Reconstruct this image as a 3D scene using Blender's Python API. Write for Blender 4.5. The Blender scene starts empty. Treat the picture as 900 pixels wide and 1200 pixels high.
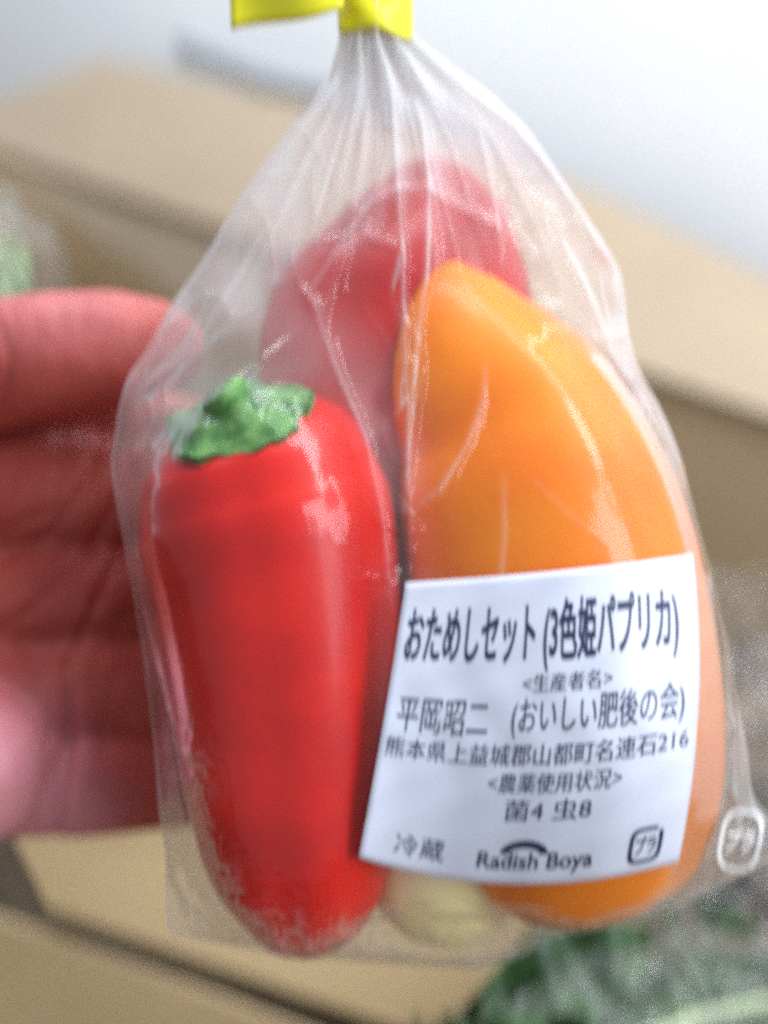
import bpy, bmesh, math, random
import numpy as np
from mathutils import Vector, Matrix
from mathutils.bvhtree import BVHTree

random.seed(7)
rng = np.random.default_rng(7)
sc = bpy.context.scene
COL = sc.collection

# ------------------------------------------------------------------ camera
D = 0.24                      # camera to the middle of the bag, metres
U = 0.000175                  # metres per photograph pixel at the bag
PITCH = math.radians(35)
CAM = Vector((0, 0, 0.58))
F = Vector((0, math.cos(PITCH), -math.sin(PITCH)))
R = Vector((1, 0, 0))
UP = Vector((0, math.sin(PITCH), math.cos(PITCH)))
cam = bpy.data.objects.new('camera', bpy.data.cameras.new('camera'))
COL.objects.link(cam)
cam.matrix_world = Matrix(((R.x, UP.x, -F.x, CAM.x), (R.y, UP.y, -F.y, CAM.y), (R.z, UP.z, -F.z, CAM.z), (0, 0, 0, 1)))
cam.data.sensor_fit = 'VERTICAL'
cam.data.sensor_height = 24
cam.data.lens = 12 / (600 * U / D)
cam.data.clip_start = 0.01
cam.data.clip_end = 50
cam.data.dof.use_dof = True
cam.data.dof.focus_distance = 0.188
cam.data.dof.aperture_fstop = cam.data.lens / 9.0
cam.data.dof.aperture_ratio = 2.5
sc.camera = cam

# ------------------------------------------------------------------ world, lamps, exposure
w = bpy.data.worlds.new('World')
sc.world = w
w.use_nodes = True
bg = w.node_tree.nodes['Background']
bg.inputs[0].default_value = (0.86, 0.92, 1.0, 1)
bg.inputs[1].default_value = 0.50

def area(name, loc, target, sx, sy, power, color):
    l = bpy.data.lights.new(name, 'AREA')
    l.shape = 'RECTANGLE'; l.size = sx; l.size_y = sy; l.energy = power; l.color = color
    o = bpy.data.objects.new(name, l); COL.objects.link(o)
    o.location = loc
    o.rotation_euler = (Vector(target) - Vector(loc)).to_track_quat('-Z', 'Y').to_euler()
    return o
area('window_light', (1.25, -0.55, 1.25), (0.05, 0.3, 0.42), 0.55, 1.1, 17, (0.86, 0.93, 1.0))
fill1 = area('wall_fill_light', (0.30, 0.30, 1.05), (0.16, 0.52, 0.3), 0.7, 0.2, 10, (0.95, 0.97, 1.0))  # unseen strip lamp added to brighten the wall and box at right
fill1.rotation_euler = (math.radians(48), 0, math.radians(-38))
fill2 = area('wall_fill_light', (-0.22, 0.60, 1.15), (0.16, 0.52, 0.3), 0.7, 0.2, 9.5, (0.84, 0.92, 1.0))  # second added strip lamp, lifts the left part of the wall
fill2.rotation_euler = (math.radians(48), 0, math.radians(-38))
sc.view_settings.view_transform = 'Standard'
sc.view_settings.look = 'None'
sc.view_settings.exposure = 0
sc.view_settings.gamma = 1
sc.cycles.transparent_max_bounces = 32
sc.cycles.max_bounces = 10
sc.cycles.caustics_reflective = False
sc.cycles.caustics_refractive = False
sc.cycles.use_denoising = False
sc.cycles.filter_width = 2.4
sc.cycles.sample_clamp_direct = 9
sc.cycles.sample_clamp_indirect = 1.5

# ------------------------------------------------------------------ helpers
def W(x, y, z):               # bag frame (x right, y up, z to the viewer) -> world
    return CAM + R * x + UP * y + F * (D - z)
def WM(a):                    # the same for an (n,3) array
    a = np.asarray(a, float)
    return np.array(CAM) + np.outer(a[:, 0], np.array(R)) + np.outer(a[:, 1], np.array(UP)) + np.outer(D - a[:, 2], np.array(F))
def L(px, py, z=0.0):         # photo point at height z above the bag plane -> bag frame
    k = U * (D - z) / D
    return Vector(((px - 450) * k, (600 - py) * k, z))
def ray(px, py):
    return (F * D + R * ((px - 450) * U) + UP * ((600 - py) * U)).normalized()
def onplane(px, py, p, n):
    d = ray(px, py)
    t = (Vector(p) - CAM).dot(Vector(n)) / d.dot(Vector(n))
    return CAM + d * t
def onz(px, py, z):
    return onplane(px, py, (0, 0, z), (0, 0, 1))

def mesh_obj(name, verts, faces, mat, parent=None, smooth=True):
    me = bpy.data.meshes.new(name)
    v = [tuple(map(float, q)) for q in verts]
    me.from_pydata(v, [], [tuple(int(i) for i in f) for f in faces])
    me.update()
    if smooth:
        me.polygons.foreach_set('use_smooth', [True] * len(me.polygons))
    if mat: me.materials.append(mat)
    o = bpy.data.objects.new(name, me)
    COL.objects.link(o)
    if parent:
        o.parent = parent
        o.matrix_parent_inverse = parent.matrix_world.inverted()
    return o
def tag(o, label=None, cat=None, group=None, kind=None):
    if label: o['label'] = label
    if cat: o['category'] = cat
    if group: o['group'] = group
    if kind: o['kind'] = kind
    return o
def empty(name, loc):
    o = bpy.data.objects.new(name, None); COL.objects.link(o)
    o.location = loc; o.empty_display_size = 0.02
    o.matrix_world = Matrix.Translation(Vector(loc))
    return o
def grid_faces(nu, nv, wrap=False):
    f = []
    for j in range(nv - 1):
        for i in range(nu if wrap else nu - 1):
            i2 = (i + 1) % nu
            f.append((j * nu + i, j * nu + i2, (j + 1) * nu + i2, (j + 1) * nu + i))
    return f
def sstep(a, b, x):
    t = np.clip((x - a) / (b - a), 0, 1); return t * t * (3 - 2 * t)
def vnoise(x, y, seed=0):     # smooth value noise on arrays
    r = np.random.default_rng(seed).random((257, 257))
    xi = np.floor(x).astype(int); yi = np.floor(y).astype(int)
    fx = x - xi; fy = y - yi
    fx = fx * fx * fx * (fx * (fx * 6 - 15) + 10); fy = fy * fy * fy * (fy * (fy * 6 - 15) + 10)
    g = lambda a, b: r[a % 257, b % 257]
    return (g(xi, yi) * (1 - fx) + g(xi + 1, yi) * fx) * (1 - fy) + (g(xi, yi + 1) * (1 - fx) + g(xi + 1, yi + 1) * fx) * fy

# ------------------------------------------------------------------ materials
def new_mat(name):
    m = bpy.data.materials.new(name); m.use_nodes = True
    return m, m.node_tree.nodes, m.node_tree.links, m.node_tree.nodes['Principled BSDF']
def mottled(name, c1, c2, scale=40, rough=0.5, bump=0.1, bscale=300, bdist=0.001, sss=0.0, sssr=(1, .3, .2), coat=0.0, spec=0.5, detail=4, stretch=None):
    m, N, K, p = new_mat(name)
    tc = N.new('ShaderNodeTexCoord')
    mp = N.new('ShaderNodeMapping')
    if stretch: mp.inputs['Scale'].default_value = stretch
    K.new(tc.outputs['Object'], mp.inputs[0])
    n = N.new('ShaderNodeTexNoise'); n.inputs['Scale'].default_value = scale; n.inputs['Detail'].default_value = detail
    K.new(mp.outputs[0], n.inputs['Vector'])
    r = N.new('ShaderNodeMapRange'); r.inputs[1].default_value = 0.35; r.inputs[2].default_value = 0.65
    K.new(n.outputs[0], r.inputs[0])
    mx = N.new('ShaderNodeMix'); mx.data_type = 'RGBA'
    mx.inputs[6].default_value = (*c1, 1); mx.inputs[7].default_value = (*c2, 1)
    K.new(r.outputs[0], mx.inputs[0]); K.new(mx.outputs[2], p.inputs['Base Color'])
    n2 = N.new('ShaderNodeTexNoise'); n2.inputs['Scale'].default_value = bscale; n2.inputs['Detail'].default_value = 5
    K.new(mp.outputs[0], n2.inputs['Vector'])
    b = N.new('ShaderNodeBump'); b.inputs['Strength'].default_value = bump; b.inputs['Distance'].default_value = bdist
    K.new(n2.outputs[0], b.inputs['Height']); K.new(b.outputs[0], p.inputs['Normal'])
    p.inputs['Roughness'].default_value = rough
    p.inputs['Specular IOR Level'].default_value = 0.28 if 'pepper' in name else spec
    p.inputs['Coat Weight'].default_value = coat
    p.inputs['Coat Roughness'].default_value = 0.15
    if sss:
        p.inputs['Subsurface Weight'].default_value = sss
        p.inputs['Subsurface Radius'].default_value = sssr
        p.inputs['Subsurface Scale'].default_value = 0.004
    return m
M = {}
M['red'] = mottled('red_pepper_skin', (0.50, 0.002, 0.002), (0.72, 0.010, 0.003), 38, 0.38, 0.2, 60, 0.0012, 0.06, coat=0.15)
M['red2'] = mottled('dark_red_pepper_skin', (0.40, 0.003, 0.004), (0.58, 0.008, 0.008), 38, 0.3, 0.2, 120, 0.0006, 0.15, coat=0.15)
M['orange'] = mottled('orange_pepper_skin', (0.84, 0.185, 0.004), (0.92, 0.26, 0.008), 36, 0.42, 0.3, 55, 0.0014, 0.2, (1, .5, .1), coat=0.15)
M['yellow'] = mottled('yellow_pepper_skin', (0.86, 0.74, 0.36), (0.9, 0.80, 0.46), 25, 0.32, 0.05, 120, 0.0006, 0.2, (1, .8, .2), coat=0.15)
M['calyx'] = mottled('calyx_green', (0.03, 0.14, 0.02), (0.16, 0.34, 0.09), 260, 0.7, 0.35, 900, 0.0008, 0.1, (.3, 1, .2))
M['skin'] = mottled('hand_skin', (0.46, 0.088, 0.066), (0.34, 0.046, 0.036), 45, 0.5, 0.5, 700, 0.0004, 0.35, (1.0, 0.25, 0.12), spec=0.35)
_m = M['skin']; _N = _m.node_tree.nodes; _K = _m.node_tree.links
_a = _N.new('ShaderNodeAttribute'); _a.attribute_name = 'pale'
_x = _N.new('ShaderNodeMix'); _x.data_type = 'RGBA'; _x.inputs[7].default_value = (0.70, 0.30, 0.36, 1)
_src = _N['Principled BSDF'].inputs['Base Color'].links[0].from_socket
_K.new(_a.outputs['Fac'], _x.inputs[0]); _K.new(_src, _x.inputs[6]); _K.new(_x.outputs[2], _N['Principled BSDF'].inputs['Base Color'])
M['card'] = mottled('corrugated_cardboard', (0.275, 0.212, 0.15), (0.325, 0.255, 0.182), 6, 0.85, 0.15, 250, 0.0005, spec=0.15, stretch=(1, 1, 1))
M['card_shaded'] = mottled('shaded_cardboard', (0.235, 0.165, 0.085), (0.285, 0.205, 0.11), 6, 0.85, 0.15, 250, 0.0005, spec=0.15)  # near flaps: shade of hand and viewer painted in as darker board
M['card_in_bright'] = mottled('brightened_cardboard', (0.56, 0.415, 0.25), (0.62, 0.47, 0.29), 6, 0.85, 0.15, 250, 0.0005, spec=0.15)  # same board painted paler inside, in place of light it lacks
M['wall'] = mottled('white_wall_paint', (0.83, 0.85, 0.88), (0.86, 0.88, 0.90), 8, 0.7, 0.2, 400, 0.0006, spec=0.2)
M['floor'] = mottled('floor_boards', (0.20, 0.13, 0.08), (0.26, 0.17, 0.1), 4, 0.5, 0.1, 60, 0.001)
M['paper'] = mottled('label_paper', (0.72, 0.75, 0.90), (0.75, 0.78, 0.92), 30, 0.35, 0.05, 900, 0.0002, spec=0.4)
M['ink'] = mottled('label_ink', (0.012, 0.022, 0.075), (0.02, 0.032, 0.10), 300, 0.5, 0.0)
M['white_ink'] = mottled('white_ink', (0.75, 0.75, 0.74), (0.85, 0.85, 0.84), 400, 0.5, 0.0)
M['tape'] = mottled('yellow_tape', (0.80, 0.74, 0.01), (0.86, 0.80, 0.02), 60, 0.35, 0.1, 200, 0.0005)
M['leaf'] = mottled('leaf_green', (0.010, 0.035, 0.010), (0.04, 0.11, 0.022), 25, 0.45, 0.5, 120, 0.002, 0.0)
M['leaf_pale'] = mottled('pale_leaf', (0.30, 0.42, 0.20), (0.62, 0.68, 0.46), 30, 0.5, 0.5, 120, 0.002, 0.0)
M['tuber'] = mottled('tuber_skin', (0.07, 0.05, 0.038), (0.22, 0.17, 0.13), 45, 0.8, 0.8, 160, 0.002)
M['wall_strip'] = mottled('grey_wall_strip', (0.26, 0.28, 0.33), (0.3, 0.32, 0.37), 60, 0.6, 0.0)

def film(name, attr='haze', base=0.0, rough=0.10, fine=0.10, tint=(0.975, 0.975, 0.975), hz=(0.86, 0.87, 0.88)):
    m, N, K, p = new_mat(name)
    N.remove(p)
    out = N['Material Output']
    tc = N.new('ShaderNodeTexCoord')
    n = N.new('ShaderNodeTexNoise'); n.inputs['Scale'].default_value = 90; n.inputs['Detail'].default_value = 5; n.inputs['Roughness'].default_value = 0.6
    K.new(tc.outputs['Object'], n.inputs['Vector'])
    bp = N.new('ShaderNodeBump'); bp.inputs['Strength'].default_value = fine; bp.inputs['Distance'].default_value = 0.0012
    K.new(n.outputs[0], bp.inputs['Height'])
    tr = N.new('ShaderNodeBsdfTransparent'); tr.inputs[0].default_value = (*tint, 1)
    gl = N.new('ShaderNodeBsdfGlossy'); gl.inputs['Roughness'].default_value = rough; gl.inputs[0].default_value = (1, 1, 1, 1)
    K.new(bp.outputs[0], gl.inputs['Normal'])
    fr = N.new('ShaderNodeFresnel'); fr.inputs['IOR'].default_value = 1.5
    K.new(bp.outputs[0], fr.inputs['Normal'])
    # a film seen from its inner side reflects like its outer side
    geo = N.new('ShaderNodeNewGeometry')
    lw = N.new('ShaderNodeLayerWeight'); lw.inputs['Blend'].default_value = 0.15
    K.new(bp.outputs[0], lw.inputs['Normal'])
    mul = N.new('ShaderNodeMath'); mul.operation = 'MULTIPLY_ADD'; mul.inputs[1].default_value = 0.45; mul.inputs[2].default_value = 0.016; mul.use_clamp = True
    K.new(lw.outputs['Fresnel'], mul.inputs[0])
    m1 = N.new('ShaderNodeMixShader'); K.new(mul.outputs[0], m1.inputs[0]); K.new(tr.outputs[0], m1.inputs[1]); K.new(gl.outputs[0], m1.inputs[2])
    df = N.new('ShaderNodeBsdfDiffuse'); df.inputs[0].default_value = (*hz, 1)
    tl = N.new('ShaderNodeBsdfTranslucent'); tl.inputs[0].default_value = (*hz, 1)
    m2 = N.new('ShaderNodeMixShader'); m2.inputs[0].default_value = 0.35; K.new(df.outputs[0], m2.inputs[1]); K.new(tl.outputs[0], m2.inputs[2])
    m3 = N.new('ShaderNodeMixShader'); K.new(m1.outputs[0], m3.inputs[1]); K.new(m2.outputs[0], m3.inputs[2])
    if attr:
        at = N.new('ShaderNodeAttribute'); at.attribute_name = attr
        K.new(at.outputs['Fac'], m3.inputs[0])
    else:
        m3.inputs[0].default_value = base
    K.new(m3.outputs[0], out.inputs['Surface'])
    return m
M['film'] = film('bag_film')
M['film_bg'] = film('cloudy_film', None, 0.07, 0.16, 0.5)

# ------------------------------------------------------------------ room: floor, wall, box
floor = mesh_obj('floor', [(-4, -2, 0), (4, -2, 0), (4, 4, 0), (-4, 4, 0)], [(0, 1, 2, 3)], M['floor'], smooth=False)
tag(floor, kind='structure')
HZ = 0.30
h0 = onz(-70, 158, HZ); h1 = onz(1300, 628, HZ)      # far hinge line of the box
hd = (h1 - h0).normalized()
hn = Vector((-hd.y, hd.x, 0)).normalized()            # away from the camera
if hn.y < 0: hn = -hn
wp = h0 + hn * 0.135
wall = mesh_obj('wall', [tuple(wp + hd * s + Vector((0, 0, z - HZ))) for s, z in ((-3, 0), (3, 0), (3, 2.4), (-3, 2.4))] +
                [tuple(wp + hn * 0.1 + hd * s + Vector((0, 0, z - HZ))) for s, z in ((-3, 0), (3, 0), (3, 2.4), (-3, 2.4))],
                [(0, 1, 2, 3), (7, 6, 5, 4), (3, 2, 6, 7), (0, 3, 7, 4), (1, 5, 6, 2)], M['wall'], smooth=False)
tag(wall, kind='structure')

box = empty('cardboard_box', (h0 + h1) / 2 - Vector((0, 0, HZ)))
tag(box, 'open brown cardboard delivery box behind the bag with its flaps folded out', 'cardboard box')

def panel(name, edge_a, edge_b, thick, mat, parent, rows=6, sag=0.0, nrm=None):
    """thick sheet between two polylines of points"""
    a = [Vector(p) for p in edge_a]; b = [Vector(p) for p in edge_b]
    n = len(a)
    V = []; 
    nn = nrm or (a[-1] - a[0]).cross(b[0] - a[0]).normalized()
    for j in range(rows):
        t = j / (rows - 1)
        for i in range(n):
            V.append(a[i].lerp(b[i], t) + nn * (sag * math.sin(math.pi * t)))
    top = grid_faces(n, rows)
    off = len(V)
    V2 = V + [v - nn * thick for v in V]
    Fc = list(top) + [tuple(reversed([i + off for i in f])) for f in top]
    per = [i for i in range(n)] + [j * n + n - 1 for j in range(1, rows)] + [(rows - 1) * n + i for i in range(n - 2, -1, -1)] + [j * n for j in range(rows - 2, 0, -1)]
    for q in range(len(per)):
        a_, b_ = per[q], per[(q + 1) % len(per)]
        Fc.append((b_, a_, a_ + off, b_ + off))
    o = mesh_obj(name, V2, Fc, mat, parent, smooth=False)
    bv = o.modifiers.new('bevel', 'BEVEL'); bv.width = 0.0008; bv.segments = 2; bv.limit_method = 'ANGLE'
    return o
def dens(poly, n):            # resample polyline
    P = [Vector(p) for p in poly]
    d = [0]
    for i in range(1, len(P)): d.append(d[-1] + (P[i] - P[i - 1]).length)
    out = []
    for k in range(n):
        s = d[-1] * k / (n - 1)
        for i in range(1, len(P)):
            if s <= d[i] + 1e-9:
                out.append(P[i - 1].lerp(P[i], (s - d[i - 1]) / (d[i] - d[i - 1]))); break
        else:
            out.append(P[-1].copy())
    return out
# far wall of the box
panel('far_wall', [h0, h1], [h0 - Vector((0, 0, HZ - 0.006)), h1 - Vector((0, 0, HZ - 0.006))], 0.004, M['card_in_bright'], box, 2, nrm=-hn)
# flap folded back against the wall
lp = h0 + hn * 0.10
topedge = [onplane(x, y, lp, hn) for x, y in ((120, 68), (350, 119), (560, 176), (690, 221), (900, 326), (1300, 505))]
botedge = [onz(x, y, HZ + 0.004) for x, y in ((-75, 153), (225, 250), (470, 335), (640, 397), (880, 487), (1300, 622))]
botedge = dens([botedge[0], botedge[-1]], 24)
topedge = dens(topedge, 24)
panel('flap', botedge, topedge, 0.004, M['card'], box, 6, 0.002)
# inner flap hanging down inside on the left half
iA = dens([onz(-70, 165, HZ - 0.001) - hn * 0.008, onz(520, 372, HZ - 0.001) - hn * 0.008], 8)
iB = dens([onplane(-80, 185, h0 - hn * 0.02, hn), onplane(0, 198, h0 - hn * 0.02, hn), onplane(100, 268, h0 - hn * 0.025, hn), onplane(200, 338, h0 - hn * 0.03, hn), onplane(330, 420, h0 - hn * 0.035, hn), onplane(520, 510, h0 - hn * 0.04, hn)], 8)
panel('inner_flap', iA, iB, 0.004, M['card'], box, 3)
# side and near walls, bottom
nl = onz(-330, 1180, HZ); 
nr = onz(1300, 1560, HZ)
dn = -hn
q0 = h0; q3 = onz(-300, 965, .195); q1 = h1; q2 = onz(900, 1420, .195)
down = Vector((0, 0, HZ - 0.006))
panel('side_wall', [q0, q3], [q0 - down, q3 - down], 0.004, M['card_in_bright'], box, 2)
panel('side_wall', [q1, q2], [q1 - down, q2 - down], 0.004, M['card_in_bright'], box, 2)
panel('box_bottom', [q0 - down, q1 - down], [q3 - down, q2 - down], 0.004, M['card_in_bright'], box, 2)
# near flaps: inner one level with the packing, outer one lower, dark gap between
ZE = 0.205
eB = dens([onz(22, 1003, ZE), onz(60, 1073, ZE), onz(250, 1140, ZE), onz(440, 1206, ZE), onz(640, 1275, ZE)], 10)
eB = dens([onz(58, 1072, ZE), onz(250, 1137, ZE), onz(440, 1203, ZE), onz(720, 1300, ZE)], 10)
eA = dens([onz(15, 985, ZE + 0.0), onz(720, 1090, ZE)], 10)
eC = dens([onz(-30, 860, ZE + 0.02), onz(760, 1010, ZE - 0.02)], 10)
panel('near_inner_flap', eA, eC, 0.004, M['card_shaded'], box, 3)
panel('near_inner_flap', [p + Vector((0, 0, 0.002)) for p in eA], eB, 0.004, M['card_shaded'], box, 3)
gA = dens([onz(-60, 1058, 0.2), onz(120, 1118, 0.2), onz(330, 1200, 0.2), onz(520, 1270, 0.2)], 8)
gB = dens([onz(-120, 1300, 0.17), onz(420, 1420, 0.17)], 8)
panel('near_outer_flap', gA, gB, 0.005, M['card_shaded'], box, 3)
panel('near_wall', [p - Vector((0, 0, .003)) for p in gA], [Vector((p.x, p.y, 0.006)) for p in gA], 0.004, M['card_in_bright'], box, 2, nrm=-hn)

# thin grey strip on the wall, modelled as a round tube
def tube(name, pts, rad, mat, parent=None, seg=10, caps=True):
    P = [Vector(p) for p in pts]; n = len(P)
    rad = rad if isinstance(rad, (list, tuple)) else [rad] * n
    V = []; up = None
    for i in range(n):
        t = (P[min(i + 1, n - 1)] - P[max(i - 1, 0)]).normalized()
        a = t.orthogonal().normalized() if up is None else (up - t * up.dot(t)).normalized()
        up = a; b = t.cross(a)
        for k in range(seg):
            an = 2 * math.pi * k / seg
            V.append(P[i] + (a * math.cos(an) + b * math.sin(an)) * rad[i])
    Fc = grid_faces(seg, n, True)
    if caps:
        Fc.append(tuple(reversed(range(seg)))); Fc.append(tuple(range((n - 1) * seg, n * seg)))
    return mesh_obj(name, V, Fc, mat, parent)
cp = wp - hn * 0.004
ct = tube('wall_strip', [onplane(x, y, cp, hn) for x, y in ((205, 48), (250, 62), (300, 84), (345, 96), (390, 104), (450, 130), (520, 150), (560, 185))], 0.002, M['wall_strip'])
tag(ct, 'thin grey strip running along the white wall above the left box flap', 'wall_strip')

# ------------------------------------------------------------------ peppers
def pepper_surface(center, rad, zsq=1.0, lobes=3, lobe=0.06, phase=0.0, ns=72, nv=90, bump=0.02, seed=1):
    """center: list of (px,py,z); rad: list of radii in px, same count. Surface of swept lobed rings in the bag frame."""
    C = np.array([tuple(L(*c)) for c in center]); r = np.array(rad, float) * U
    zc = np.array([c[2] for c in center]); r = r * (D - zc) / D
    t = np.linspace(0, 1, len(C)); tt = 0.5 - 0.5 * np.cos(np.linspace(0, math.pi, nv)); tt = tt * .75 + np.linspace(0, 1, nv) * .25
    def ci(vals):             # Catmull-Rom through the control values
        out = []
        for q in tt:
            s = q * (len(vals) - 1); i = min(int(s), len(vals) - 2); f = s - i
            p0 = vals[max(i - 1, 0)]; p1 = vals[i]; p2 = vals[i + 1]; p3 = vals[min(i + 2, len(vals) - 1)]
            out.append(0.5 * ((2 * p1) + (-p0 + p2) * f + (2 * p0 - 5 * p1 + 4 * p2 - p3) * f * f + (-p0 + 3 * p1 - 3 * p2 + p3) * f ** 3))
        return np.array(out)
    CC = ci(C); RR = np.maximum(ci(r), 0.0001)
    V = []
    for j in range(nv):
        tg = CC[min(j + 1, nv - 1)] - CC[max(j - 1, 0)]
        tg = tg / (np.linalg.norm(tg) + 1e-12)
        a = np.array((1.0, 0, 0)); a = a - tg * a.dot(tg); a /= np.linalg.norm(a)
        b = np.cross(tg, a)
        q = j / (nv - 1)
        for k in range(ns):
            an = 2 * math.pi * k / ns
            groove = 1 - lobe * (abs(math.sin((an + phase + 0.25 * math.sin(q * 3)) * lobes / 2)) < 2) * (math.exp(-((math.sin((an + phase) * lobes / 2)) / 0.28) ** 2)) * (0.35 + 0.65 * abs(1 - 2 * q))
            wob = 1 + bump * (math.sin(an * 2 + q * 5 + seed) * .5 + math.sin(an * 3 - q * 8 + seed * 2) * .3)
            rr = RR[j] * groove * wob
            V.append(CC[j] + a * math.cos(an) * rr + b * math.sin(an) * rr * zsq)
    Fc = grid_faces(ns, nv, True)
    Fc.append(tuple(reversed(range(ns)))); Fc.append(tuple(range((nv - 1) * ns, nv * ns)))
    return np.array(V), Fc
peps = []
def pepper(name, label, mat, *a, **k):
    V, Fc = pepper_surface(*a, **k)
    base = W(*V.mean(0))
    e = empty(name, base)
    tag(e, label, 'pepper')
    body = mesh_obj('body', WM(V), Fc, mat, e)
    peps.append((V, Fc))
    return e
red = pepper('red_pepper', 'glossy red pepper with green cap, front left in the bag', M['red'],
    [(281, 484, .002), (283, 489, .0016), (289, 506, .001), (298, 536, .0004), (308, 582, 0.0), (316, 620, 0), (328, 700, 0), (338, 800, 0), (344, 900, 0), (350, 990, 0), (354, 1050, -.001), (352, 1092, -.002), (350, 1116, -.003)],
    [26, 72, 106, 131, 145, 151, 146, 139, 131, 117, 93, 57, 6], zsq=0.92, lobes=3, lobe=0.07, phase=0.45, bump=0.04)
back = pepper('red_pepper', 'red pepper lying behind, its pointed end under the gathered bag neck', M['red2'],
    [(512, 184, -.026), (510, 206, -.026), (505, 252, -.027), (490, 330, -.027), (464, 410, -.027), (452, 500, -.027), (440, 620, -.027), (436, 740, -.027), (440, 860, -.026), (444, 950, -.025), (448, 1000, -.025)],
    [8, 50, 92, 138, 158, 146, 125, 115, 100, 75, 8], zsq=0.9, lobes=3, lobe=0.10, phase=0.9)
orange = pepper('orange_pepper', 'large orange pepper on the right, tapering upwards behind the paper label', M['orange'],
    [(530, 308, -.004), (532, 335, -.004), (543, 385, -.004), (564, 440, -.004), (598, 505, -.004), (624, 580, -.003), (645, 660, -.003), (658, 740, -.003), (668, 830, -.004), (676, 920, -.005), (684, 990, -.006), (692, 1040, -.007), (700, 1078, -.008)],
    [9, 48, 88, 118, 141, 161, 173, 178, 180, 172, 148, 108, 12], zsq=0.82, lobes=3, lobe=0.08, phase=1.25, bump=0.03)
yellow = pepper('yellow_pepper', 'pale yellow pepper showing only its rounded end below the label', M['yellow'],
    [(500, 850, -.012), (505, 900, -.012), (512, 960, -.011), (520, 1020, -.010), (526, 1062, -.010), (529, 1092, -.010), (530, 1108, -.010)],
    [10, 60, 84, 90, 78, 50, 8], zsq=0.8, lobes=3, lobe=0.05)

# green cap and stub of the front pepper
def calyx():
    V = []; c = L(279, 492, 0.0110); n = Vector((-0.22, 0.76, 0.61)).normalized()
    a = Vector((0.97, 0.22, 0)).normalized(); a = (a - n * a.dot(n)).normalized(); b = n.cross(a)
    ns, nr = 60, 14
    for j in range(nr):
        t = j / (nr - 1)
        for k in range(ns):
            an = 2 * math.pi * k / ns
            edge = 83 * U * (1 + 0.06 * math.sin(5 * an + .6) + 0.03 * math.sin(9 * an + 2) + .03 * math.sin(17 * an))
            r = edge * t
            h = 0.0045 * (1 - t ** 2.2) + 0.0007 * math.sin(5 * an + .6) * t + 0.0006 * math.sin(14 * t + 3 * an)
            V.append(c + a * r * math.cos(an) + b * r * math.sin(an) * 0.8 + n * h)
    off = len(V)
    V += [v - n * 0.0018 for v in V]
    g = grid_faces(ns, nr, True)
    Fc = g + [tuple(reversed([i + off for i in f])) for f in g]
    for k in range(ns):
        i, i2 = (nr - 1) * ns + k, (nr - 1) * ns + (k + 1) % ns
        Fc.append((i2, i, i + off, i2 + off))
    peps.append((np.array([tuple(v) for v in V]), Fc))
    mesh_obj('calyx', WM([tuple(v) for v in V]), Fc, M['calyx'], red)
    P = [c + n * 0.002, c + n * 0.0045 + Vector((-.0005, 0, 0)), c + n * 0.0056 + Vector((-.0008, 0, 0.0)), c + n * 0.0062 + Vector((-.001, 0, 0))]
    tube('stem', [W(*p) for p in P], [0.0062, 0.0048, 0.0045, 0.0050], M['calyx'], red, 20)
calyx()

# ------------------------------------------------------------------ the bag: two sheets draped over the peppers
allV = np.concatenate([p[0] for p in peps]); allF = []; o_ = 0
for V, Fc in peps:
    allF += [tuple(i + o_ for i in f) for f in Fc]; o_ += len(V)
bvh = BVHTree.FromPolygons([Vector(v) for v in allV], allF)

def curve(pts, n):
    P = np.array(pts, float)
    d = np.concatenate([[0], np.cumsum(np.hypot(*(P[1:] - P[:-1]).T))])
    s = np.linspace(0, d[-1], n)
    out = np.stack([np.interp(s, d, P[:, 0]), np.interp(s, d, P[:, 1])], 1)
    k = np.ones(5) / 5
    sm = out.copy()
    for c in range(2):
        sm[2:-2, c] = np.convolve(out[:, c], k, 'valid')
    return sm
NU, NV = 230, 300
Lc = curve([(330, -90), (392, -22), (398, 45), (384, 95), (340, 150), (302, 200), (262, 262), (228, 318), (196, 368), (152, 440), (136, 488), (130, 540), (146, 640), (166, 760), (180, 880), (192, 985), (194, 1035), (198, 1096)], NV)
Rc = curve([(560, -90), (486, -22), (482, 40), (530, 78), (575, 110), (618, 150), (650, 195), (684, 245), (728, 322), (734, 345), (735, 395), (745, 425), (768, 465), (798, 540), (830, 655), (856, 760), (870, 860), (884, 935), (928, 996)], NV)
Tc = curve([(330, -90), (560, -90)], NU)
Bc = curve([(198, 1096), (265, 1108), (340, 1122), (470, 1131), (560, 1136), (600, 1126), (660, 1096), (740, 1084), (800, 1062), (928, 996)], NU)
u = np.linspace(0, 1, NU)[None, :, None]; v = np.linspace(0, 1, NV)[:, None, None]
PX = ((1 - u) * Lc[:, None, :] + u * Rc[:, None, :] + (1 - v) * Tc[None] + v * Bc[None]
      - ((1 - u) * (1 - v) * Lc[0] + u * (1 - v) * Rc[0] + (1 - u) * v * Lc[-1] + u * v * Rc[-1]))
uu = u[..., 0]; vv = v[..., 0]
ZS = -0.006
X0 = (PX[..., 0] - 450) * U * (D - ZS) / D; Y0 = (600 - PX[..., 1]) * U * (D - ZS) / D

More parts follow.
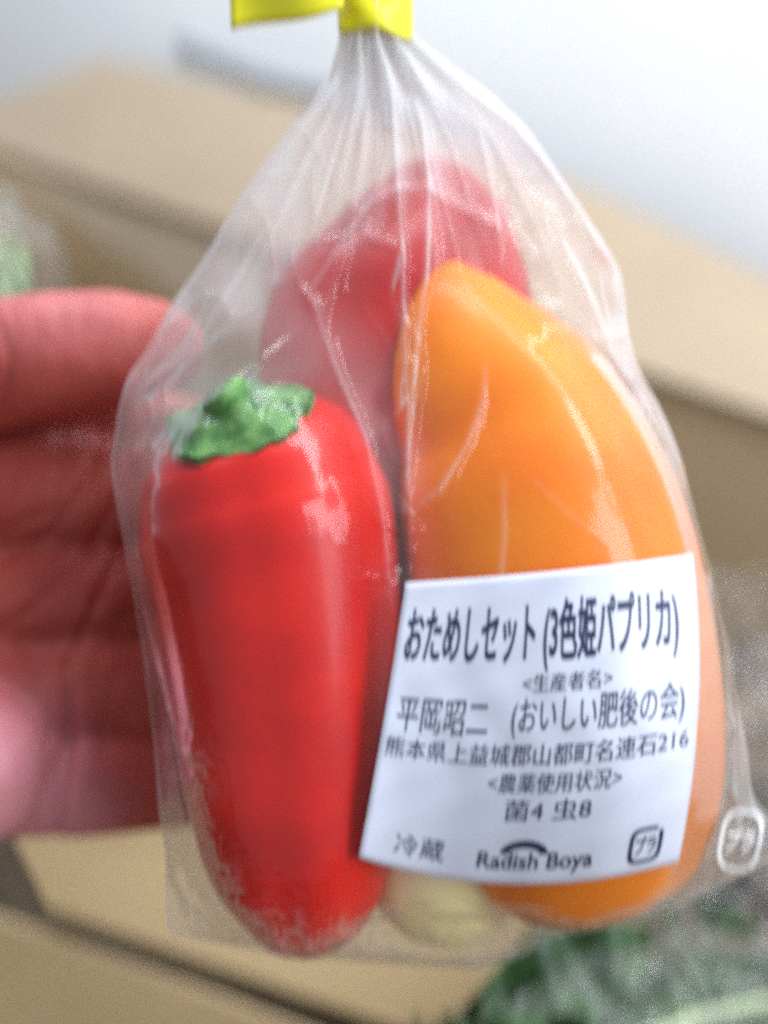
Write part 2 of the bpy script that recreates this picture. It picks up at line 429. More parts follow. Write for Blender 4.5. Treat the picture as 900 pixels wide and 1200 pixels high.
def obstacle(sign):
    H = np.full(X0.shape, -1.0)
    for j in range(NV):
        for i in range(NU):
            hit = bvh.ray_cast(Vector((X0[j, i], Y0[j, i], 0.2 * sign)), Vector((0, 0, -sign)))
            if hit[0] is not None: H[j, i] = hit[0].z * sign
    return H
def relax(H, sign, iters=2600):
    # membrane over an obstacle; the rim is held at the seam height
    seam = ZS * sign
    ob = np.where(H > -0.5, H + 0.0005, seam - 0.02)
    Z = np.maximum(ob, seam)
    puff = 0.0000006
    for it in range(iters):
        N = 0.25 * (Z[:-2, 1:-1] + Z[2:, 1:-1] + Z[1:-1, :-2] + Z[1:-1, 2:]) + puff
        Z[1:-1, 1:-1] = np.maximum(Z[1:-1, 1:-1] + 1.0 * (N - Z[1:-1, 1:-1]), ob[1:-1, 1:-1])
    return Z, ob
Hf = obstacle(1); Hb = obstacle(-1)
Zf, obf = relax(Hf, 1); Zb, obb = relax(Hb, -1)
gapf = Zf - obf; gapb = Zb - obb
# neck: pinch both sheets together in the tie
pinch = sstep(170, 50, PX[..., 1])

# label patch (photo px), and the smooth surface it lies on
def LB(a, b):
    T = lambda s: np.array((475 + 337 * s, 683 - 33 * s + 14 * s * (1 - s)))
    B = lambda s: np.array((420 + 375 * s, 1005 + 5 * s + 4 * s * (1 - s) * 29))
    Lf = lambda s: np.array((475 - 55 * s + 8 * s * (1 - s), 683 + 322 * s))
    Rt = lambda s: np.array((812 - 17 * s + 60 * s * (1 - s), 650 + 360 * s))
    c = ((1 - a) * Lf(b) + a * Rt(b) + (1 - b) * T(a) + b * B(a)
         - ((1 - a) * (1 - b) * T(0) + a * (1 - b) * T(1) + (1 - a) * b * B(0) + a * b * B(1)))
    return c
lx = []; lz = []
flatx = X0.ravel(); flaty = Y0.ravel(); flatz = Zf.ravel()
pxs = PX[..., 0]; pys = PX[..., 1]
# surface height above the seam plane at a real x,y (front sheet)
ml = (pxs > 400) & (pxs < 845) & (pys > 640) & (pys < 1055)
def basis(x, y):
    X = x / 0.03; Y = y / 0.03
    return np.stack([np.ones_like(X), X, Y, X * X, X * Y, Y * Y, X ** 3, X * X * Y, X * Y * Y, Y ** 3], -1)
cf, *_ = np.linalg.lstsq(basis(X0[ml], Y0[ml]), Zf[ml], rcond=None)
sin_ = (pxs > 430) & (pxs < 815) & (pys > 660) & (pys < 1030)
res = (Zf - basis(X0, Y0) @ cf)[sin_].max()
labz = lambda x, y: basis(x, y) @ cf + min(res, 0.004) + 0.001 + 0.00011 * np.sin(x * 520 + y * 130 + 2 * np.sin(y * 160)) + 0.00006 * np.sin(y * 700 - x * 300)
ins = sstep(0, 1, np.clip(np.minimum.reduce([(pxs - 405) / 40, (850 - pxs) / 40, (pys - 655) / 35, (1060 - pys) / 40]), 0, 1))
Zlab = labz(X0, Y0) - 0.0006
Zf = Zf * (1 - ins) + np.maximum(Zf, Zlab) * ins
Zf = np.where(ins > 0.98, Zlab, Zf)

def polyd(px, py, pts):
    best = np.full(px.shape, 1e9); par = np.zeros(px.shape); side = np.zeros(px.shape); n = len(pts) - 1
    for i in range(n):
        a = np.array(pts[i], float); b = np.array(pts[i + 1], float); ab = b - a; l2 = ab @ ab
        t = np.clip(((px - a[0]) * ab[0] + (py - a[1]) * ab[1]) / l2, 0, 1)
        dx = px - a[0] - ab[0] * t; dy = py - a[1] - ab[1] * t
        d = np.hypot(dx, dy); m = d < best
        best = np.where(m, d, best); par = np.where(m, (i + t) / n, par); side = np.where(m, np.sign(ab[0] * dy - ab[1] * dx), side)
    return best, par, side
folds_front = [  # points, height mm, half width px
    ([(455, 60), (462, 180), (470, 300), (472, 420), (478, 640)], 2.8, 9),
    ([(470, 60), (492, 150), (500, 230), (497, 330), (480, 470), (470, 600)], 3.4, 9),
    ([(500, 90), (560, 160), (575, 240), (582, 330)], 1.2, 5),
    ([(500, 70), (600, 150), (660, 225), (700, 290), (728, 330)], 1.8, 6),
    ([(410, 90), (350, 220), (300, 300), (255, 380), (225, 440)], 1.6, 9),
    ([(400, 110), (300, 200), (250, 290), (190, 400), (160, 470)], 1.6, 8),
    ([(370, 365), (400, 450), (430, 520), (448, 600), (458, 700)], 1.6, 6),
    ([(380, 385), (365, 355), (440, 240), (460, 160)], 1.3, 8),
    ([(560, 440), (556, 480), (538, 530), (508, 578), (480, 600)], 4.2, 13),
    ([(575, 560), (576, 620), (572, 665), (572, 700)], 2.0, 8),
    ([(130, 538), (148, 580), (165, 650), (180, 720), (205, 800), (240, 880)], 1.2, 7),
    ([(640, 260), (690, 380), (720, 450), (790, 600), (825, 700)], 1.2, 6),
    ([(735, 395), (745, 450), (770, 540), (800, 640)], 1.2, 6),
    ([(835, 700), (850, 850), (850, 980), (800, 1050)], 1.2, 7),
    ([(595, 1120), (660, 1075), (740, 1045), (810, 1020)], 1.2, 6),
    ([(190, 985), (215, 1030), (265, 1090)], 1.0, 6),
    ([(600, 560), (640, 600), (690, 640)], 0.7, 7),
    ([(160, 470), (230, 420), (250, 330)], 1.0, 6),
]
def wrinkle(px, py, uu, vv, gap, seed, folds):
    free = sstep(0.0003, 0.004, gap)                   # 1 where the film hangs free
    up = sstep(620, 120, py)                           # gathers fade downwards
    h = np.zeros(px.shape)
    # gathers fanning from the neck
    r = np.random.default_rng(seed)
    for k in range(20):
        u0 = r.uniform(0.03, 0.97); sl = r.uniform(-.12, .12); w_ = r.uniform(0.006, 0.026); end = r.uniform(0.22, 0.75)
        d = np.abs(uu - u0 - sl * vv - 0.01 * np.sin(vv * 9 + k)) / w_
        h += r.uniform(0.25, 1.1) * 1e-3 * np.exp(-d) * sstep(end, end * 0.45, vv + 0 * uu) * (0.35 + 0.65 * free)
    # broad facets
    ra = .82 * px + .57 * py; rb = -.57 * px + .82 * py
    wx = ra / 95 + 1.6 * vnoise(px / 160, py / 160, seed + 1); wy = rb / 140 + 1.5 * vnoise(px / 150 + 9, py / 190, seed + 2)
    n1 = np.abs(vnoise(wx, wy, seed + 3) - 0.5) * 2
    h += (1 - n1) ** 3 * 0.0014 * (0.10 + 0.9 * free)
    wx2 = (.9 * px - .43 * py) / 42 + 1.6 * vnoise(px / 60, py / 60, seed + 4); wy2 = (.43 * px + .9 * py) / 66 + 1.2 * vnoise(px / 70 + 5, py / 50, seed + 9)
    n2 = np.abs(vnoise(wx2, wy2, seed + 5) - 0.5) * 2
    h += (1 - n2) ** 4 * 0.0003 * (0.10 + 0.9 * free)
    # crumpled corners
    for cx, cy, rr in ((215, 1060, 50), (280, 990, 40), (335, 1065, 60), (235, 880, 40), (880, 985, 55), (640, 1090, 60), (480, 1110, 60)):
        m = np.exp(-((px - cx) ** 2 + (py - cy) ** 2) / rr ** 2)
        n3 = np.abs(vnoise(px / 9 + 2 * vnoise(px / 20, py / 20, 5), py / 12, seed + 7) - .5) * 2
        h += m * (1 - n3) ** 2 * 0.0007
    for pts, a, w_ in folds:
        d, t, s = polyd(px, py, pts)
        prof = np.exp(-(d / (w_ * (1 + 0.9 * (s > 0)))) )
        h += a * 1e-3 * prof * np.sin(np.clip(t, 0.02, 0.98) * math.pi) ** 0.5 * (0.45 + 0.55 * free)
    return h
def refine(A, k=2):
    j = np.linspace(0, A.shape[0] - 1, (A.shape[0] - 1) * k + 1); i = np.linspace(0, A.shape[1] - 1, (A.shape[1] - 1) * k + 1)
    B = np.stack([np.interp(i, np.arange(A.shape[1]), row) for row in A])
    return np.stack([np.interp(j, np.arange(A.shape[0]), B[:, c]) for c in range(B.shape[1])], 1)

bag = empty('plastic_bag', W(0, -0.09, -0.01))
tag(bag, 'clear crinkled plastic bag of peppers gathered at a yellow tie, held in the hand', 'plastic bag')
rx = refine(X0); ry = refine(Y0); rpx = refine(pxs); rpy = refine(pys)
ru = refine(np.broadcast_to(uu, X0.shape).copy()); rv = refine(np.broadcast_to(vv, X0.shape).copy())
edge = np.minimum.reduce([ru, 1 - ru, (1 - rv)]) 
def sheet(name, Z, gap, sign, seed, folds, label_mask):
    z = refine(Z); g = refine(gap)
    h = wrinkle(rpx, rpy, ru, rv, g, seed, folds)
    rim = sstep(0, 0.03, edge)
    h = h * (0.12 + 0.88 * rim)
    lm = refine(label_mask)
    h *= (1 - 0.97 * sstep(0.3, 0.95, lm))
    z = (z + h)
    zz = z * sign
    # the neck is drawn together in pleats
    pn = refine(pinch)
    pleat = 0.0035 * np.sin(ru * math.pi * 9) * np.sin(ru * math.pi) + sign * 0.0045 * np.sin(ru * math.pi)
    zz = zz * (1 - pn) + (ZS + pleat) * pn
    ruff = 0.0012 * np.sin(rv * 40 + 3 * np.sin(rv * 13)) * (1 - rim)
    zz = zz + ruff * (1 - pn)
    k = 1.0
    V = WM(np.stack([rx.ravel(), ry.ravel(), zz.ravel()], 1))
    nu2 = rx.shape[1]; nv2 = rx.shape[0]
    o = mesh_obj(name, V, grid_faces(nu2, nv2), M['film'], bag)
    # cloudiness: milky film with bright reflections painted in where it hangs free, clear on moist skin; gathered film overlaps itself
    gs = gap.copy()
    for _ in range(90): gs[1:-1, 1:-1] = .25 * (gs[:-2, 1:-1] + gs[2:, 1:-1] + gs[1:-1, :-2] + gs[1:-1, 2:])
    free = sstep(0.0008, 0.013, refine(gs)) * (0.35 + 0.65 * sstep(760, 420, rpy) + 0.35 * sstep(960, 1080, rpy))
    gath = sstep(350, 60, rpy)
    st = vnoise(ru * 32 + 3 * vnoise(ru * 9, rv * 5, seed + 11), rv * 7, seed + 12)
    st2 = vnoise(rpx / 45 + vnoise(rpx / 30, rpy / 30, seed), rpy / 70, seed + 13)
    hz = 0.012 + 0.21 * (1 + 0.9 * np.exp(-((rpx - 290) / 90) ** 2 - ((rpy - 290) / 130) ** 2) + 0.7 * np.exp(-((rpx - 690) / 60) ** 2 - ((rpy - 400) / 110) ** 2)) * free * (0.45 + 0.8 * st2) + 0.42 * gath * (0.5 + 0.9 * st)
    for cx, cy, rr, a in ((335, 1065, 48, .35), (283, 988, 16, .25), (222, 1062, 34, .35), (240, 880, 38, .22), (878, 985, 40, .2)):
        m = np.exp(-(((rpx - cx) ** 2 + (rpy - cy) ** 2) / rr ** 2) ** 1.5)
        hz += .6 * a * m * sstep(.2, .9, vnoise(rpx / 7 + 2 * vnoise(rpx / 15, rpy / 15, 3), rpy / 8, 44)) * (sign > 0)
    # crease lines drawn white, painting in their glints
    for pts, a, w_ in folds:
        d, t, s = polyd(rpx, rpy, pts)
        hz += 0.14 * min(a, 2.2) / 1.6 * np.exp(-(d / 3.2) ** 2) * np.sin(np.clip(t, 0.02, 0.98) * math.pi) ** .5
    hz += 0.25 * (1 - sstep(0.0, 0.008, edge))
    if sign < 0: hz *= 0.7
    hz = np.clip(hz, 0, 0.85)
    at = o.data.attributes.new('haze', 'FLOAT', 'POINT')
    at.data.foreach_set('value', hz.ravel().astype(np.float32))
    return o, zz
ff, ZFINE = sheet('front_film', Zf, gapf, 1, 20, folds_front, ins)
folds_back = [([(x + random.uniform(-30, 30), y) for x, y in pts], a * 0.8, w_ * 1.2) for pts, a, w_ in folds_front[:7]]
fb, _ = sheet('back_film', Zb, gapb, -1, 70, folds_back, np.zeros_like(ins))

# ------------------------------------------------------------------ paper label with its print
def on_label(a, b, off=0.0):
    c = LB(a, b)
    z = 0.02
    for _ in range(3):
        p = L(c[0], c[1], z)
        z = float(labz(np.array([p.x]), np.array([p.y]))[0]) + off
    return W(*L(c[0], c[1], z))
na, nb = 50, 46
V = [on_label(i / (na - 1), j / (nb - 1), 0.0) for j in range(nb) for i in range(na)]
off = len(V); nrm = -F
V2 = V + [p - nrm * 0.00025 for p in V]
g = grid_faces(na, nb)
per = [i for i in range(na)] + [j * na + na - 1 for j in range(1, nb)] + [(nb - 1) * na + i for i in range(na - 2, -1, -1)] + [j * na for j in range(nb - 2, 0, -1)]
Fc = [tuple(reversed(f)) for f in g] + [tuple(i + off for i in f) for f in g] + [(per[q], per[(q + 1) % len(per)], per[(q + 1) % len(per)] + off, per[q] + off) for q in range(len(per))]
lab = mesh_obj('paper_label', V2, Fc, M['paper'], bag)
lab['label'] = 'white paper label with blue black Japanese print'

def text_mesh(s, bold=0.0):
    cu = bpy.data.curves.new('t', 'FONT'); cu.body = s; cu.size = 1; cu.resolution_u = 3; cu.offset = bold
    o = bpy.data.objects.new('t', cu); COL.objects.link(o)
    bpy.context.view_layer.update()
    me = bpy.data.meshes.new_from_object(o.evaluated_get(bpy.context.evaluated_depsgraph_get()))
    vs = np.array([v.co[:2] for v in me.vertices]); fs = [tuple(p.vertices) for p in me.polygons]
    bpy.data.objects.remove(o); bpy.data.meshes.remove(me)
    return vs, fs
def printed(s, u0, u1, v0, v1, bold=0.0, name='printed_line'):
    vs, fs = text_mesh(s, bold)
    mn = vs.min(0); mx_ = vs.max(0)
    q = (vs - mn) / (mx_ - mn)
    V = [on_label(u0 + (u1 - u0) * x, v1 - (v1 - v0) * y, 0.00012) for x, y in q]
    return mesh_obj(name, V, fs, M['ink'], lab, smooth=False)
printed('おためしセット (3色姫パプリカ)', .03, .935, .085, .32, .02)
printed('<生産者名>', .43, .72, .325, .385, 0)
printed('平岡昭二', .04, .33, .41, .53, .0)
printed('(おいしい肥後の会)', .405, .955, .398, .535, .0)
printed('熊本県上益城郡山都町名連石216', .02, .975, .55, .622, 0)
printed('<農薬使用状況>', .355, .775, .645, .71, 0)
printed('菌4 虫8', .42, .69, .73, .80, 0)
printed('冷蔵', .10, .255, .88, .95, 0)
printed('Radish Boya', .36, .72, .90, .97, .012)
def print_shape(polys, name):
    V = []; Fc = []
    for q in polys:
        b = len(V)
        V += [on_label(x, y, 0.00014) for x, y in q]; Fc.append(tuple(range(b, b + len(q))))
    return mesh_obj(name, V, Fc, M['ink'], lab, smooth=False)
arc = []
for k in range(10):                        # little domed leaf emblem above the name
    a0 = math.pi * k / 10; a1 = math.pi * (k + 1) / 10
    c = (.50, .905)
    arc.append([(c[0] - .075 * math.cos(a0), c[1] - .045 * math.sin(a0)), (c[0] - .075 * math.cos(a1), c[1] - .045 * math.sin(a1)), (c[0] - .05 * math.cos(a1), c[1] - .02 * math.sin(a1)), (c[0] - .05 * math.cos(a0), c[1] - .02 * math.sin(a0))])
print_shape(arc, 'emblem')
def ring_polys(cx, cy, rx_, ry_, th, n=4.0, gap=None, N_=40):
    out = []
    f = lambda a, s: (cx + (rx_ - s * th) * math.copysign(abs(math.cos(a)) ** (2 / n), math.cos(a)), cy + (ry_ - s * th) * math.copysign(abs(math.sin(a)) ** (2 / n), math.sin(a)))
    for k in range(N_):
        a0 = 2 * math.pi * k / N_; a1 = 2 * math.pi * (k + 1) / N_
        if gap and any(g0 < (a0 + a1) / 2 < g1 for g0, g1 in gap): continue
        out.append([f(a0, 0), f(a1, 0), f(a1, 1), f(a0, 1)])
    return out
print_shape(ring_polys(.882, .915, .052, .058, .012, gap=[(5.2, 5.6)]), 'recycling_mark')
printed('プラ', .85, .915, .885, .945, .02, 'recycling_mark')

# ------------------------------------------------------------------ recycling mark printed on the film, lower right corner
tree_pts = [Vector(W(a, b, c)) for a, b, c in zip(rx.ravel()[::7], ry.ravel()[::7], ZFINE.ravel()[::7])]
from mathutils.kdtree import KDTree
kd = KDTree(len(tree_pts)); zr = ZFINE.ravel()[::7]; xr = rx.ravel()[::7]; yr = ry.ravel()[::7]
for i in range(len(zr)): kd.insert((xr[i], yr[i], 0), i)
kd.balance()
def on_film(px, py, off=0.0006):
    z = 0.0
    for _ in range(3):
        p = L(px, py, z)
        nn = kd.find_n((p.x, p.y, 0), 12); z = max(zr[i[1]] for i in nn) 
    return W(*L(px, py, z + off))
V = []; Fc = []
for q in ring_polys(0, 0, 26, 38, 5, n=3.2, N_=48):
    b = len(V)
    for x, y in q:
        V.append(on_film(868 + x * math.cos(.3) - y * math.sin(.3) * .6, 985 + y * .95 + x * .1))
    Fc.append((b, b + 1, b + 2, b + 3))
vs, fs = text_mesh('プラ', .03)
mn = vs.min(0); mxx = vs.max(0); q = (vs - mn) / (mxx - mn) - .5
b = len(V)
V += [on_film(868 + x * 32 + y * 8, 985 - y * 26) for x, y in q]; Fc += [tuple(i + b for i in f) for f in fs]
rm = mesh_obj('recycling_mark', V, Fc, M['white_ink'], bag, smooth=False)
rm['label'] = 'whitish plastic recycling mark printed on the film'

# ------------------------------------------------------------------ yellow tape round the neck
def ribbon(name, rows, thick, parent, mat):
    nu = len(rows[0]); V = [Vector(p) for r_ in rows for p in r_]; nv = len(rows)
    o = mesh_obj(name, V, grid_faces(nu, nv), mat, parent)
    s = o.modifiers.new('solid', 'SOLIDIFY'); s.thickness = thick; s.offset = 0
    return o
rows = []
for j in range(14):                        # band
    t = j / 13; row = []
    for k in range(49):
        an = 2 * math.pi * k / 48
        px = 440 + 44 * math.cos(an) * (1 - .02 * t); py = -62 + 100 * t + 5 * math.sin(an * 3) * t + 4 * math.cos(an)
        row.append(W(*L(px, py, ZS + 0.0075 * math.sin(an) + .0004 * math.sin(t * 9 + an * 4))))
    rows.append(row)
ribbon('tie_tape', rows, 0.0003, bag, M['tape'])
rows = []
for j in range(12):                        # wing to the left
    t = j / 11; row = []
    for k in range(16):
        s = k / 15
        x = 400 - 132 * s; y = -70 + (78 + 30 * s) * t + 0 * s + 4 * math.sin(s * 5)
        row.append(W(*L(x + 3 * t, y, ZS + 0.007 + 0.003 * math.sin(s * 4 + t) - 0.002 * s)))
    rows.append(row)
ribbon('tape_end', rows, 0.0004, bag, M['tape'])
rows = []
for j in range(8):                         # short wing to the right, above the frame
    t = j / 7
    rows.append([W(*L(475 + 70 * s, -75 + 50 * t - 10 * s, ZS + 0.004 + .002 * math.sin(s * 5))) for s in [k / 7 for k in range(8)]])
ribbon('tape_end', rows, 0.0004, bag, M['tape'])

# ------------------------------------------------------------------ the hand
def hand():
    bm = bmesh.new()
    def blob(p, r, sc_=(1, 1, 1)):
        c = L(*p)
        m = Matrix.Translation(c) @ Matrix.Diagonal((r * sc_[0], r * sc_[1], r * sc_[2], 1))
        bmesh.ops.create_icosphere(bm, subdivisions=3, radius=1, matrix=m)
    def limb(pts, n=10):
        for i in range(len(pts) - 1):
            a = pts[i]; b = pts[i + 1]
            for k in range(n + 1):
                t = k / n
                blob([a[q] + (b[q] - a[q]) * t for q in range(3)], (a[3] + (b[3] - a[3]) * t) / 1000)
    # thumb (across the top), thenar mass
    limb([(-420, 720, -.045, 24), (-250, 560, -.036, 19), (-90, 440, -.026, 15.5), (60, 417, -.022, 14.2), (130, 411, -.024, 13.6), (180, 407, -.028, 11), (196, 405, -.029, 9)], 12)
    # palm: four rays of the hand
    for y0, y1, r0, r1 in ((585, 580, 16, 14.5), (700, 690, 16, 14.5), (790, 790, 16, 14), (900, 905, 16, 13)):
        limb([(-380, y0 * .5 + 380, -.042, r0 + 3), (-120, y0, -.038, r0), (90, (y0 + y1) / 2, -.040, r0), (240, y1, -.052, r1)], 10)
    # web between thumb and palm
    limb([(-300, 520, -.05, 16), (60, 515, -.047, 13), (190, 510, -.050, 11), (260, 520, -.056, 10)], 12)
    # heel bulge low on the left
    limb([(-230, 890, -.034, 24), (-90, 900, -.027, 22.5), (-42, 893, -.0245, 19.5)], 8)
    # fingers, wrapped behind the bag
    for (x0, y0), (x1, y1), (x2, y2), (x3, y3), r in (((240, 590), (330, 560), (420, 560), (480, 575), 8.8), ((240, 690), (350, 680), (450, 690), (510, 705), 9.2),
                                                    ((240, 790), (345, 800), (440, 805), (500, 815), 8.8), ((240, 880), (320, 900), (390, 905), (440, 908), 7.8)):
        limb([(x0, y0, -.056, r + 2.5), (x1, y1, -.068, r), (x2, y2, -.072, r * .93), (x3, y3, -.066, r * .8)], 10)
    # wrist and forearm
    limb([(-380, 760, -.045, 27), (-620, 860, -.05, 26), (-1100, 1050, -.05, 32)], 10)
    me = bpy.data.meshes.new('hand'); bm.to_mesh(me); bm.free()
    o = bpy.data.objects.new('hand_tmp', me); COL.objects.link(o)
    rm_ = o.modifiers.new('r', 'REMESH'); rm_.mode = 'VOXEL'; rm_.voxel_size = 0.0011
    s = o.modifiers.new('s', 'SMOOTH'); s.factor = 0.5; s.iterations = 14
    bpy.context.view_layer.update()
    m2 = bpy.data.meshes.new_from_object(o.evaluated_get(bpy.context.evaluated_depsgraph_get()))
    n = len(m2.vertices)
    co = np.zeros(n * 3); m2.vertices.foreach_get('co', co); co = co.reshape(-1, 3)
    no = np.zeros(n * 3); m2.vertices.foreach_get('normal', no); no = no.reshape(-1, 3)
    px = co[:, 0] / (U * (D - co[:, 2]) / D) + 450; py = 600 - co[:, 1] / (U * (D - co[:, 2]) / D)
    front = np.clip(no[:, 2] * 1.6, 0, 1)
    dsp = np.zeros(n)
    for pts, a, w_ in (([(118, 500), (104, 560), (60, 625), (-20, 668)], 1.3, 7), ([(190, 590), (140, 650), (95, 745), (70, 800)], 1.0, 7),
                       ([(75, 520), (60, 600), (0, 620)], 0.7, 7), ([(150, 500), (150, 560), (110, 640), (30, 720), (-40, 760)], 1.0, 7),
                       ([(200, 690), (130, 735), (60, 750), (-30, 745)], 0.7, 8), ([(78, 780), (82, 850), (74, 900), (66, 1000)], 2.6, 9),
                       ([(-10, 360), (10, 420), (0, 480)], 0.6, 6), ([(185, 760), (190, 850), (185, 940)], .6, 8), ([(30, 505), (-60, 530)], .8, 6), ([(130, 800), (120, 880)], .4, 8)):
        d, t, sd = polyd(px, py, pts)
        dsp -= a * 1e-3 * np.exp(-(d / w_) ** 2) * np.sin(np.clip(t, .05, .95) * math.pi) ** .5
    dsp += 0.0007 * (vnoise(px / 60, py / 50, 91) - .5) + 0.0003 * (vnoise(px / 14, py / 20, 92) - .5)
    co = co + no * (dsp * front)[:, None]
    pa = m2.attributes.new('pale', 'FLOAT', 'POINT')  # paler pink heel: cool light falling there painted into the skin colour
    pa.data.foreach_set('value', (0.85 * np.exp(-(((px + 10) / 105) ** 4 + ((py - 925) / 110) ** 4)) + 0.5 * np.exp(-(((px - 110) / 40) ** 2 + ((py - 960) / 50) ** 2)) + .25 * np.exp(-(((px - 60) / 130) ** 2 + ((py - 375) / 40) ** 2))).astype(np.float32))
    wv = WM(co)
    m2.vertices.foreach_set('co', wv.ravel()); m2.update()
    m2.polygons.foreach_set('use_smooth', [True] * len(m2.polygons))
    m2.materials.clear(); m2.materials.append(M['skin'])
    bpy.data.objects.remove(o)
    h = bpy.data.objects.new('hand', m2); COL.objects.link(h)
    tag(h, 'bare hand at the left, thumb on top, palm open, gripping the bag', 'hand')
hand()

# ------------------------------------------------------------------ food in the box
def leaf_mesh(c, d, up, ln, wd, curl, name, mat, parent):
    d = Vector(d).normalized(); up = Vector(up); up = (up - d * up.dot(d)).normalized(); s = d.cross(up)
    V = []; nl, nw = 14, 9; ph = random.uniform(0, 6)
    for i in range(nl):
        t = i / (nl - 1)
        wv_ = wd * (math.sin(math.pi * min(1, t * 0.93 + 0.05)) ** 0.7) * (0.35 + 0.65 * min(1, t * 2.2))
        for k in range(nw):
            q = k / (nw - 1) * 2 - 1
            z = curl * math.sin(t * 2.4) - abs(q) ** 1.5 * wd * -0.35 + 0.10 * wd * math.sin(q * 7 + t * 11 + ph) + .004 * math.sin(t * 17 + ph)
            V.append(Vector(c) + d * (ln * t) + s * (wv_ * q) + up * z)
    o = mesh_obj(name, V, grid_faces(nw, nl), mat, parent)
    sm = o.modifiers.new('solid', 'SOLIDIFY'); sm.thickness = 0.0006
    return o
def film_dome(name, c, ax, ay, rx_, ry_, rz_, parent, seed, low=-0.45):
    """crumpled film lying over a heap: ax, ay = horizontal axes"""
    ax = Vector(ax).normalized(); ay = Vector(ay).normalized(); up = Vector((0, 0, 1))
    nu, nv = 140, 60
    A, B = np.meshgrid(np.linspace(0, 2 * math.pi, nu, endpoint=False), np.linspace(0.02, math.pi * (0.5 - low * .35), nv))
    wx = A * 3.2 + 1.5 * vnoise(A * 2, B * 3, seed); wy = B * 5
    n = (1 - np.abs(vnoise(wx, wy, seed + 1) - .5) * 2) ** 3 * .10 + (1 - np.abs(vnoise(wx * 3.1, wy * 2.6, seed + 2) - .5) * 2) ** 3 * .045
    n *= np.minimum(1, np.minimum(A, 2 * math.pi - A) * 4)
    rr = 1 + n
    V = []
    for j in range(nv):
        for i in range(nu):
            a = A[j, i]; b = B[j, i]; q = rr[j, i]
            V.append(Vector(c) + ax * (rx_ * q * math.sin(b) * math.cos(a)) + ay * (ry_ * q * math.sin(b) * math.sin(a)) + up * (rz_ * q * math.cos(b)))
    return mesh_obj(name, V, grid_faces(nu, nv, True), M['film_bg'], parent)

# leafy greens, bottom right
gc = onz(770, 1180, 0.235)
g_ = empty('leafy_greens', gc - Vector((0, 0, 0.03)))
tag(g_, 'bunch of dark leafy greens in a clear plastic bag at the bottom right', 'vegetable')
for k in range(46):
    px = random.uniform(560, 980); py = random.uniform(1190, 1420)
    if py < 1140 - (px - 560) * .28 + 0: py += 70
    p = onz(px, py, random.uniform(.185, .235))
    an = random.gauss(0.15, .5)
    leaf_mesh(p - Vector((.025, 0, 0)), (math.cos(an), math.sin(an) - .1, random.uniform(-.2, .25)), (random.uniform(-.4, .4), random.uniform(-.7, .2), 1), random.uniform(.05, .08), random.uniform(.012, .022), random.uniform(-.01, .012), 'leaf', M['leaf'], g_)
for k in range(9):
    p = onz(random.uniform(600, 760), random.uniform(1215, 1260), .235)
    tube('stalk', [p, p + Vector((.03, .006, .004)), p + Vector((.065, .018, -.004))], [.0022, .002, .0016], M['leaf_pale'] if k % 3 == 0 else M['leaf'], g_, 8)
film_dome('wrapping_film', onz(815, 1320, .205), (1, .15, 0), (-.15, 1, 0), .080, .055, .050, g_, 5)

# second wrapped bunch, grey green, right of it further back
g2 = empty('leafy_greens', onz(820, 1040, .2))
tag(g2, 'dull grey green wrapped greens under cloudy film right below the bag corner', 'vegetable')
for k in range(40):
    px = random.uniform(650, 1000); py = random.uniform(1000, 1130)
    p = onz(px, py, random.uniform(.15, .185))
    an = random.uniform(0, 6.28)
    leaf_mesh(p, (math.cos(an), math.sin(an), random.uniform(-.2, .3)), (random.uniform(-.5, .5), random.uniform(-.6, .3), 1), random.uniform(.04, .07), random.uniform(.012, .02), random.uniform(-.01, .012), 'leaf', M['leaf'] if k % 5 == 0 else M['tuber'], g2)
film_dome('wrapping_film', onz(850, 1070, .15), (1, 0, 0), (0, 1, 0), .10, .06, .052, g2, 15)

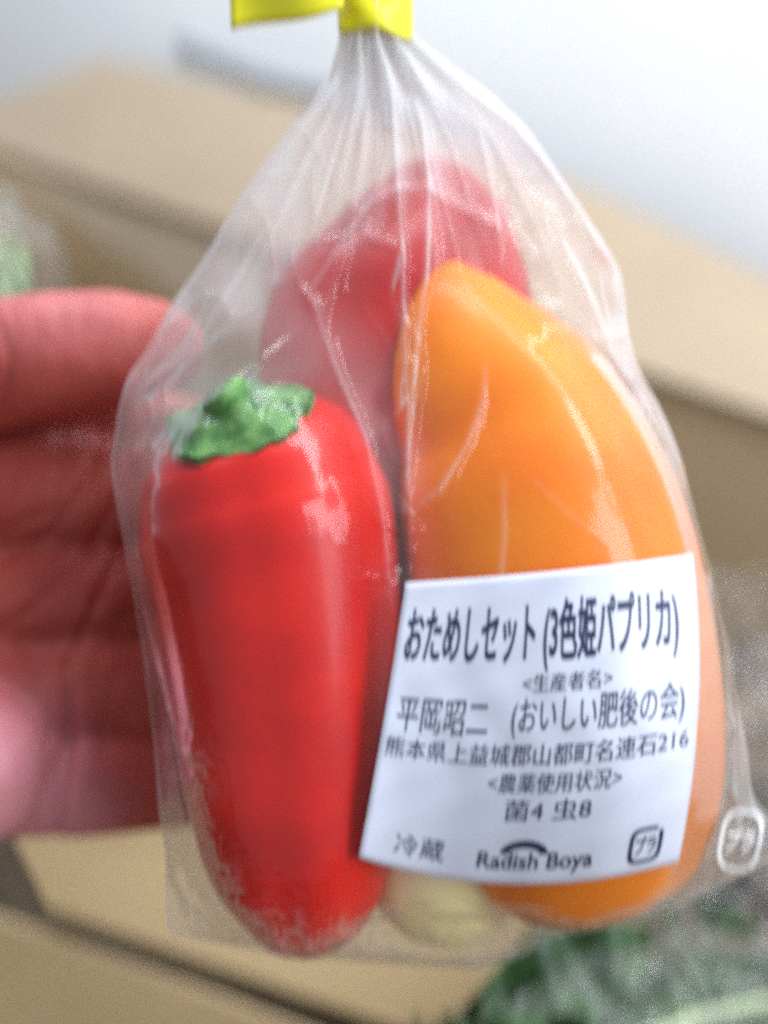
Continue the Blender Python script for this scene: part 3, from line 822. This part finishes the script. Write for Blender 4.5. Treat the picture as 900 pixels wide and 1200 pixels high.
# brown roots at the right edge
k = 0
names = ['brown root vegetable nearest the box wall at the right edge', 'brown root vegetable at the right edge under the box wall, second down', 'brown root vegetable at the right edge, third from the box wall',
         'brown root vegetable at the right edge, fourth from the box wall', 'brown root vegetable just above the wrapped greens']
for (px, py, r_) in ((905, 690, .034), (868, 745, .030), (930, 795, .036), (875, 862, .032), (915, 930, .036)):
    c = onz(px, py, .15)
    V = []; nu, nv = 40, 26
    for j in range(nv):
        b = math.pi * j / (nv - 1)
        for i in range(nu):
            a = 2 * math.pi * i / nu
            q = 1 + .08 * math.sin(3 * a + k) * math.sin(b) + .06 * math.sin(5 * b + k * 2 + a) + .03 * math.sin(11 * b)
            V.append(c + Vector((math.sin(b) * math.cos(a) * 1.25, math.sin(b) * math.sin(a), math.cos(b) * .9)) * (r_ * q))
    o = mesh_obj('root_vegetable', V, grid_faces(nu, nv, True), M['tuber'])
    tag(o, names[k], 'vegetable', 'brown root vegetables heaped at the right of the box')
    k += 1
fd = film_dome('plastic_wrap', onz(920, 830, .125), (1, .3, 0), (-.3, 1, 0), .11, .15, .085, None, 25)
tag(fd, 'cloudy plastic wrap over the brown root vegetables at the right edge', 'plastic wrap')

# wrapped lettuce, left
lc = onplane(-42, 352, h0 - hn * 0.12, hn)
lt = empty('lettuce', lc)
tag(lt, 'pale green lettuce in crinkled clear film at the left edge above the thumb', 'lettuce')
for k in range(36):
    a = random.uniform(0, 6.28); e = random.uniform(.1, 1.3)
    d = Vector((math.cos(a) * math.cos(e), math.sin(a) * math.cos(e), math.sin(e)))
    leaf_mesh(lc + d * .015, d, (random.uniform(-1, 1), random.uniform(-1, 1), random.uniform(0, 1)), random.uniform(.025, .046), random.uniform(.016, .024), random.uniform(-.01, .02), 'leaf', M['leaf_pale'] if k % 4 else M['leaf'], lt)
film_dome('wrapping_film', lc, (1, 0, 0), (0, 1, 0), .066, .066, .066, lt, 35)
# dark crumpled packing under everything
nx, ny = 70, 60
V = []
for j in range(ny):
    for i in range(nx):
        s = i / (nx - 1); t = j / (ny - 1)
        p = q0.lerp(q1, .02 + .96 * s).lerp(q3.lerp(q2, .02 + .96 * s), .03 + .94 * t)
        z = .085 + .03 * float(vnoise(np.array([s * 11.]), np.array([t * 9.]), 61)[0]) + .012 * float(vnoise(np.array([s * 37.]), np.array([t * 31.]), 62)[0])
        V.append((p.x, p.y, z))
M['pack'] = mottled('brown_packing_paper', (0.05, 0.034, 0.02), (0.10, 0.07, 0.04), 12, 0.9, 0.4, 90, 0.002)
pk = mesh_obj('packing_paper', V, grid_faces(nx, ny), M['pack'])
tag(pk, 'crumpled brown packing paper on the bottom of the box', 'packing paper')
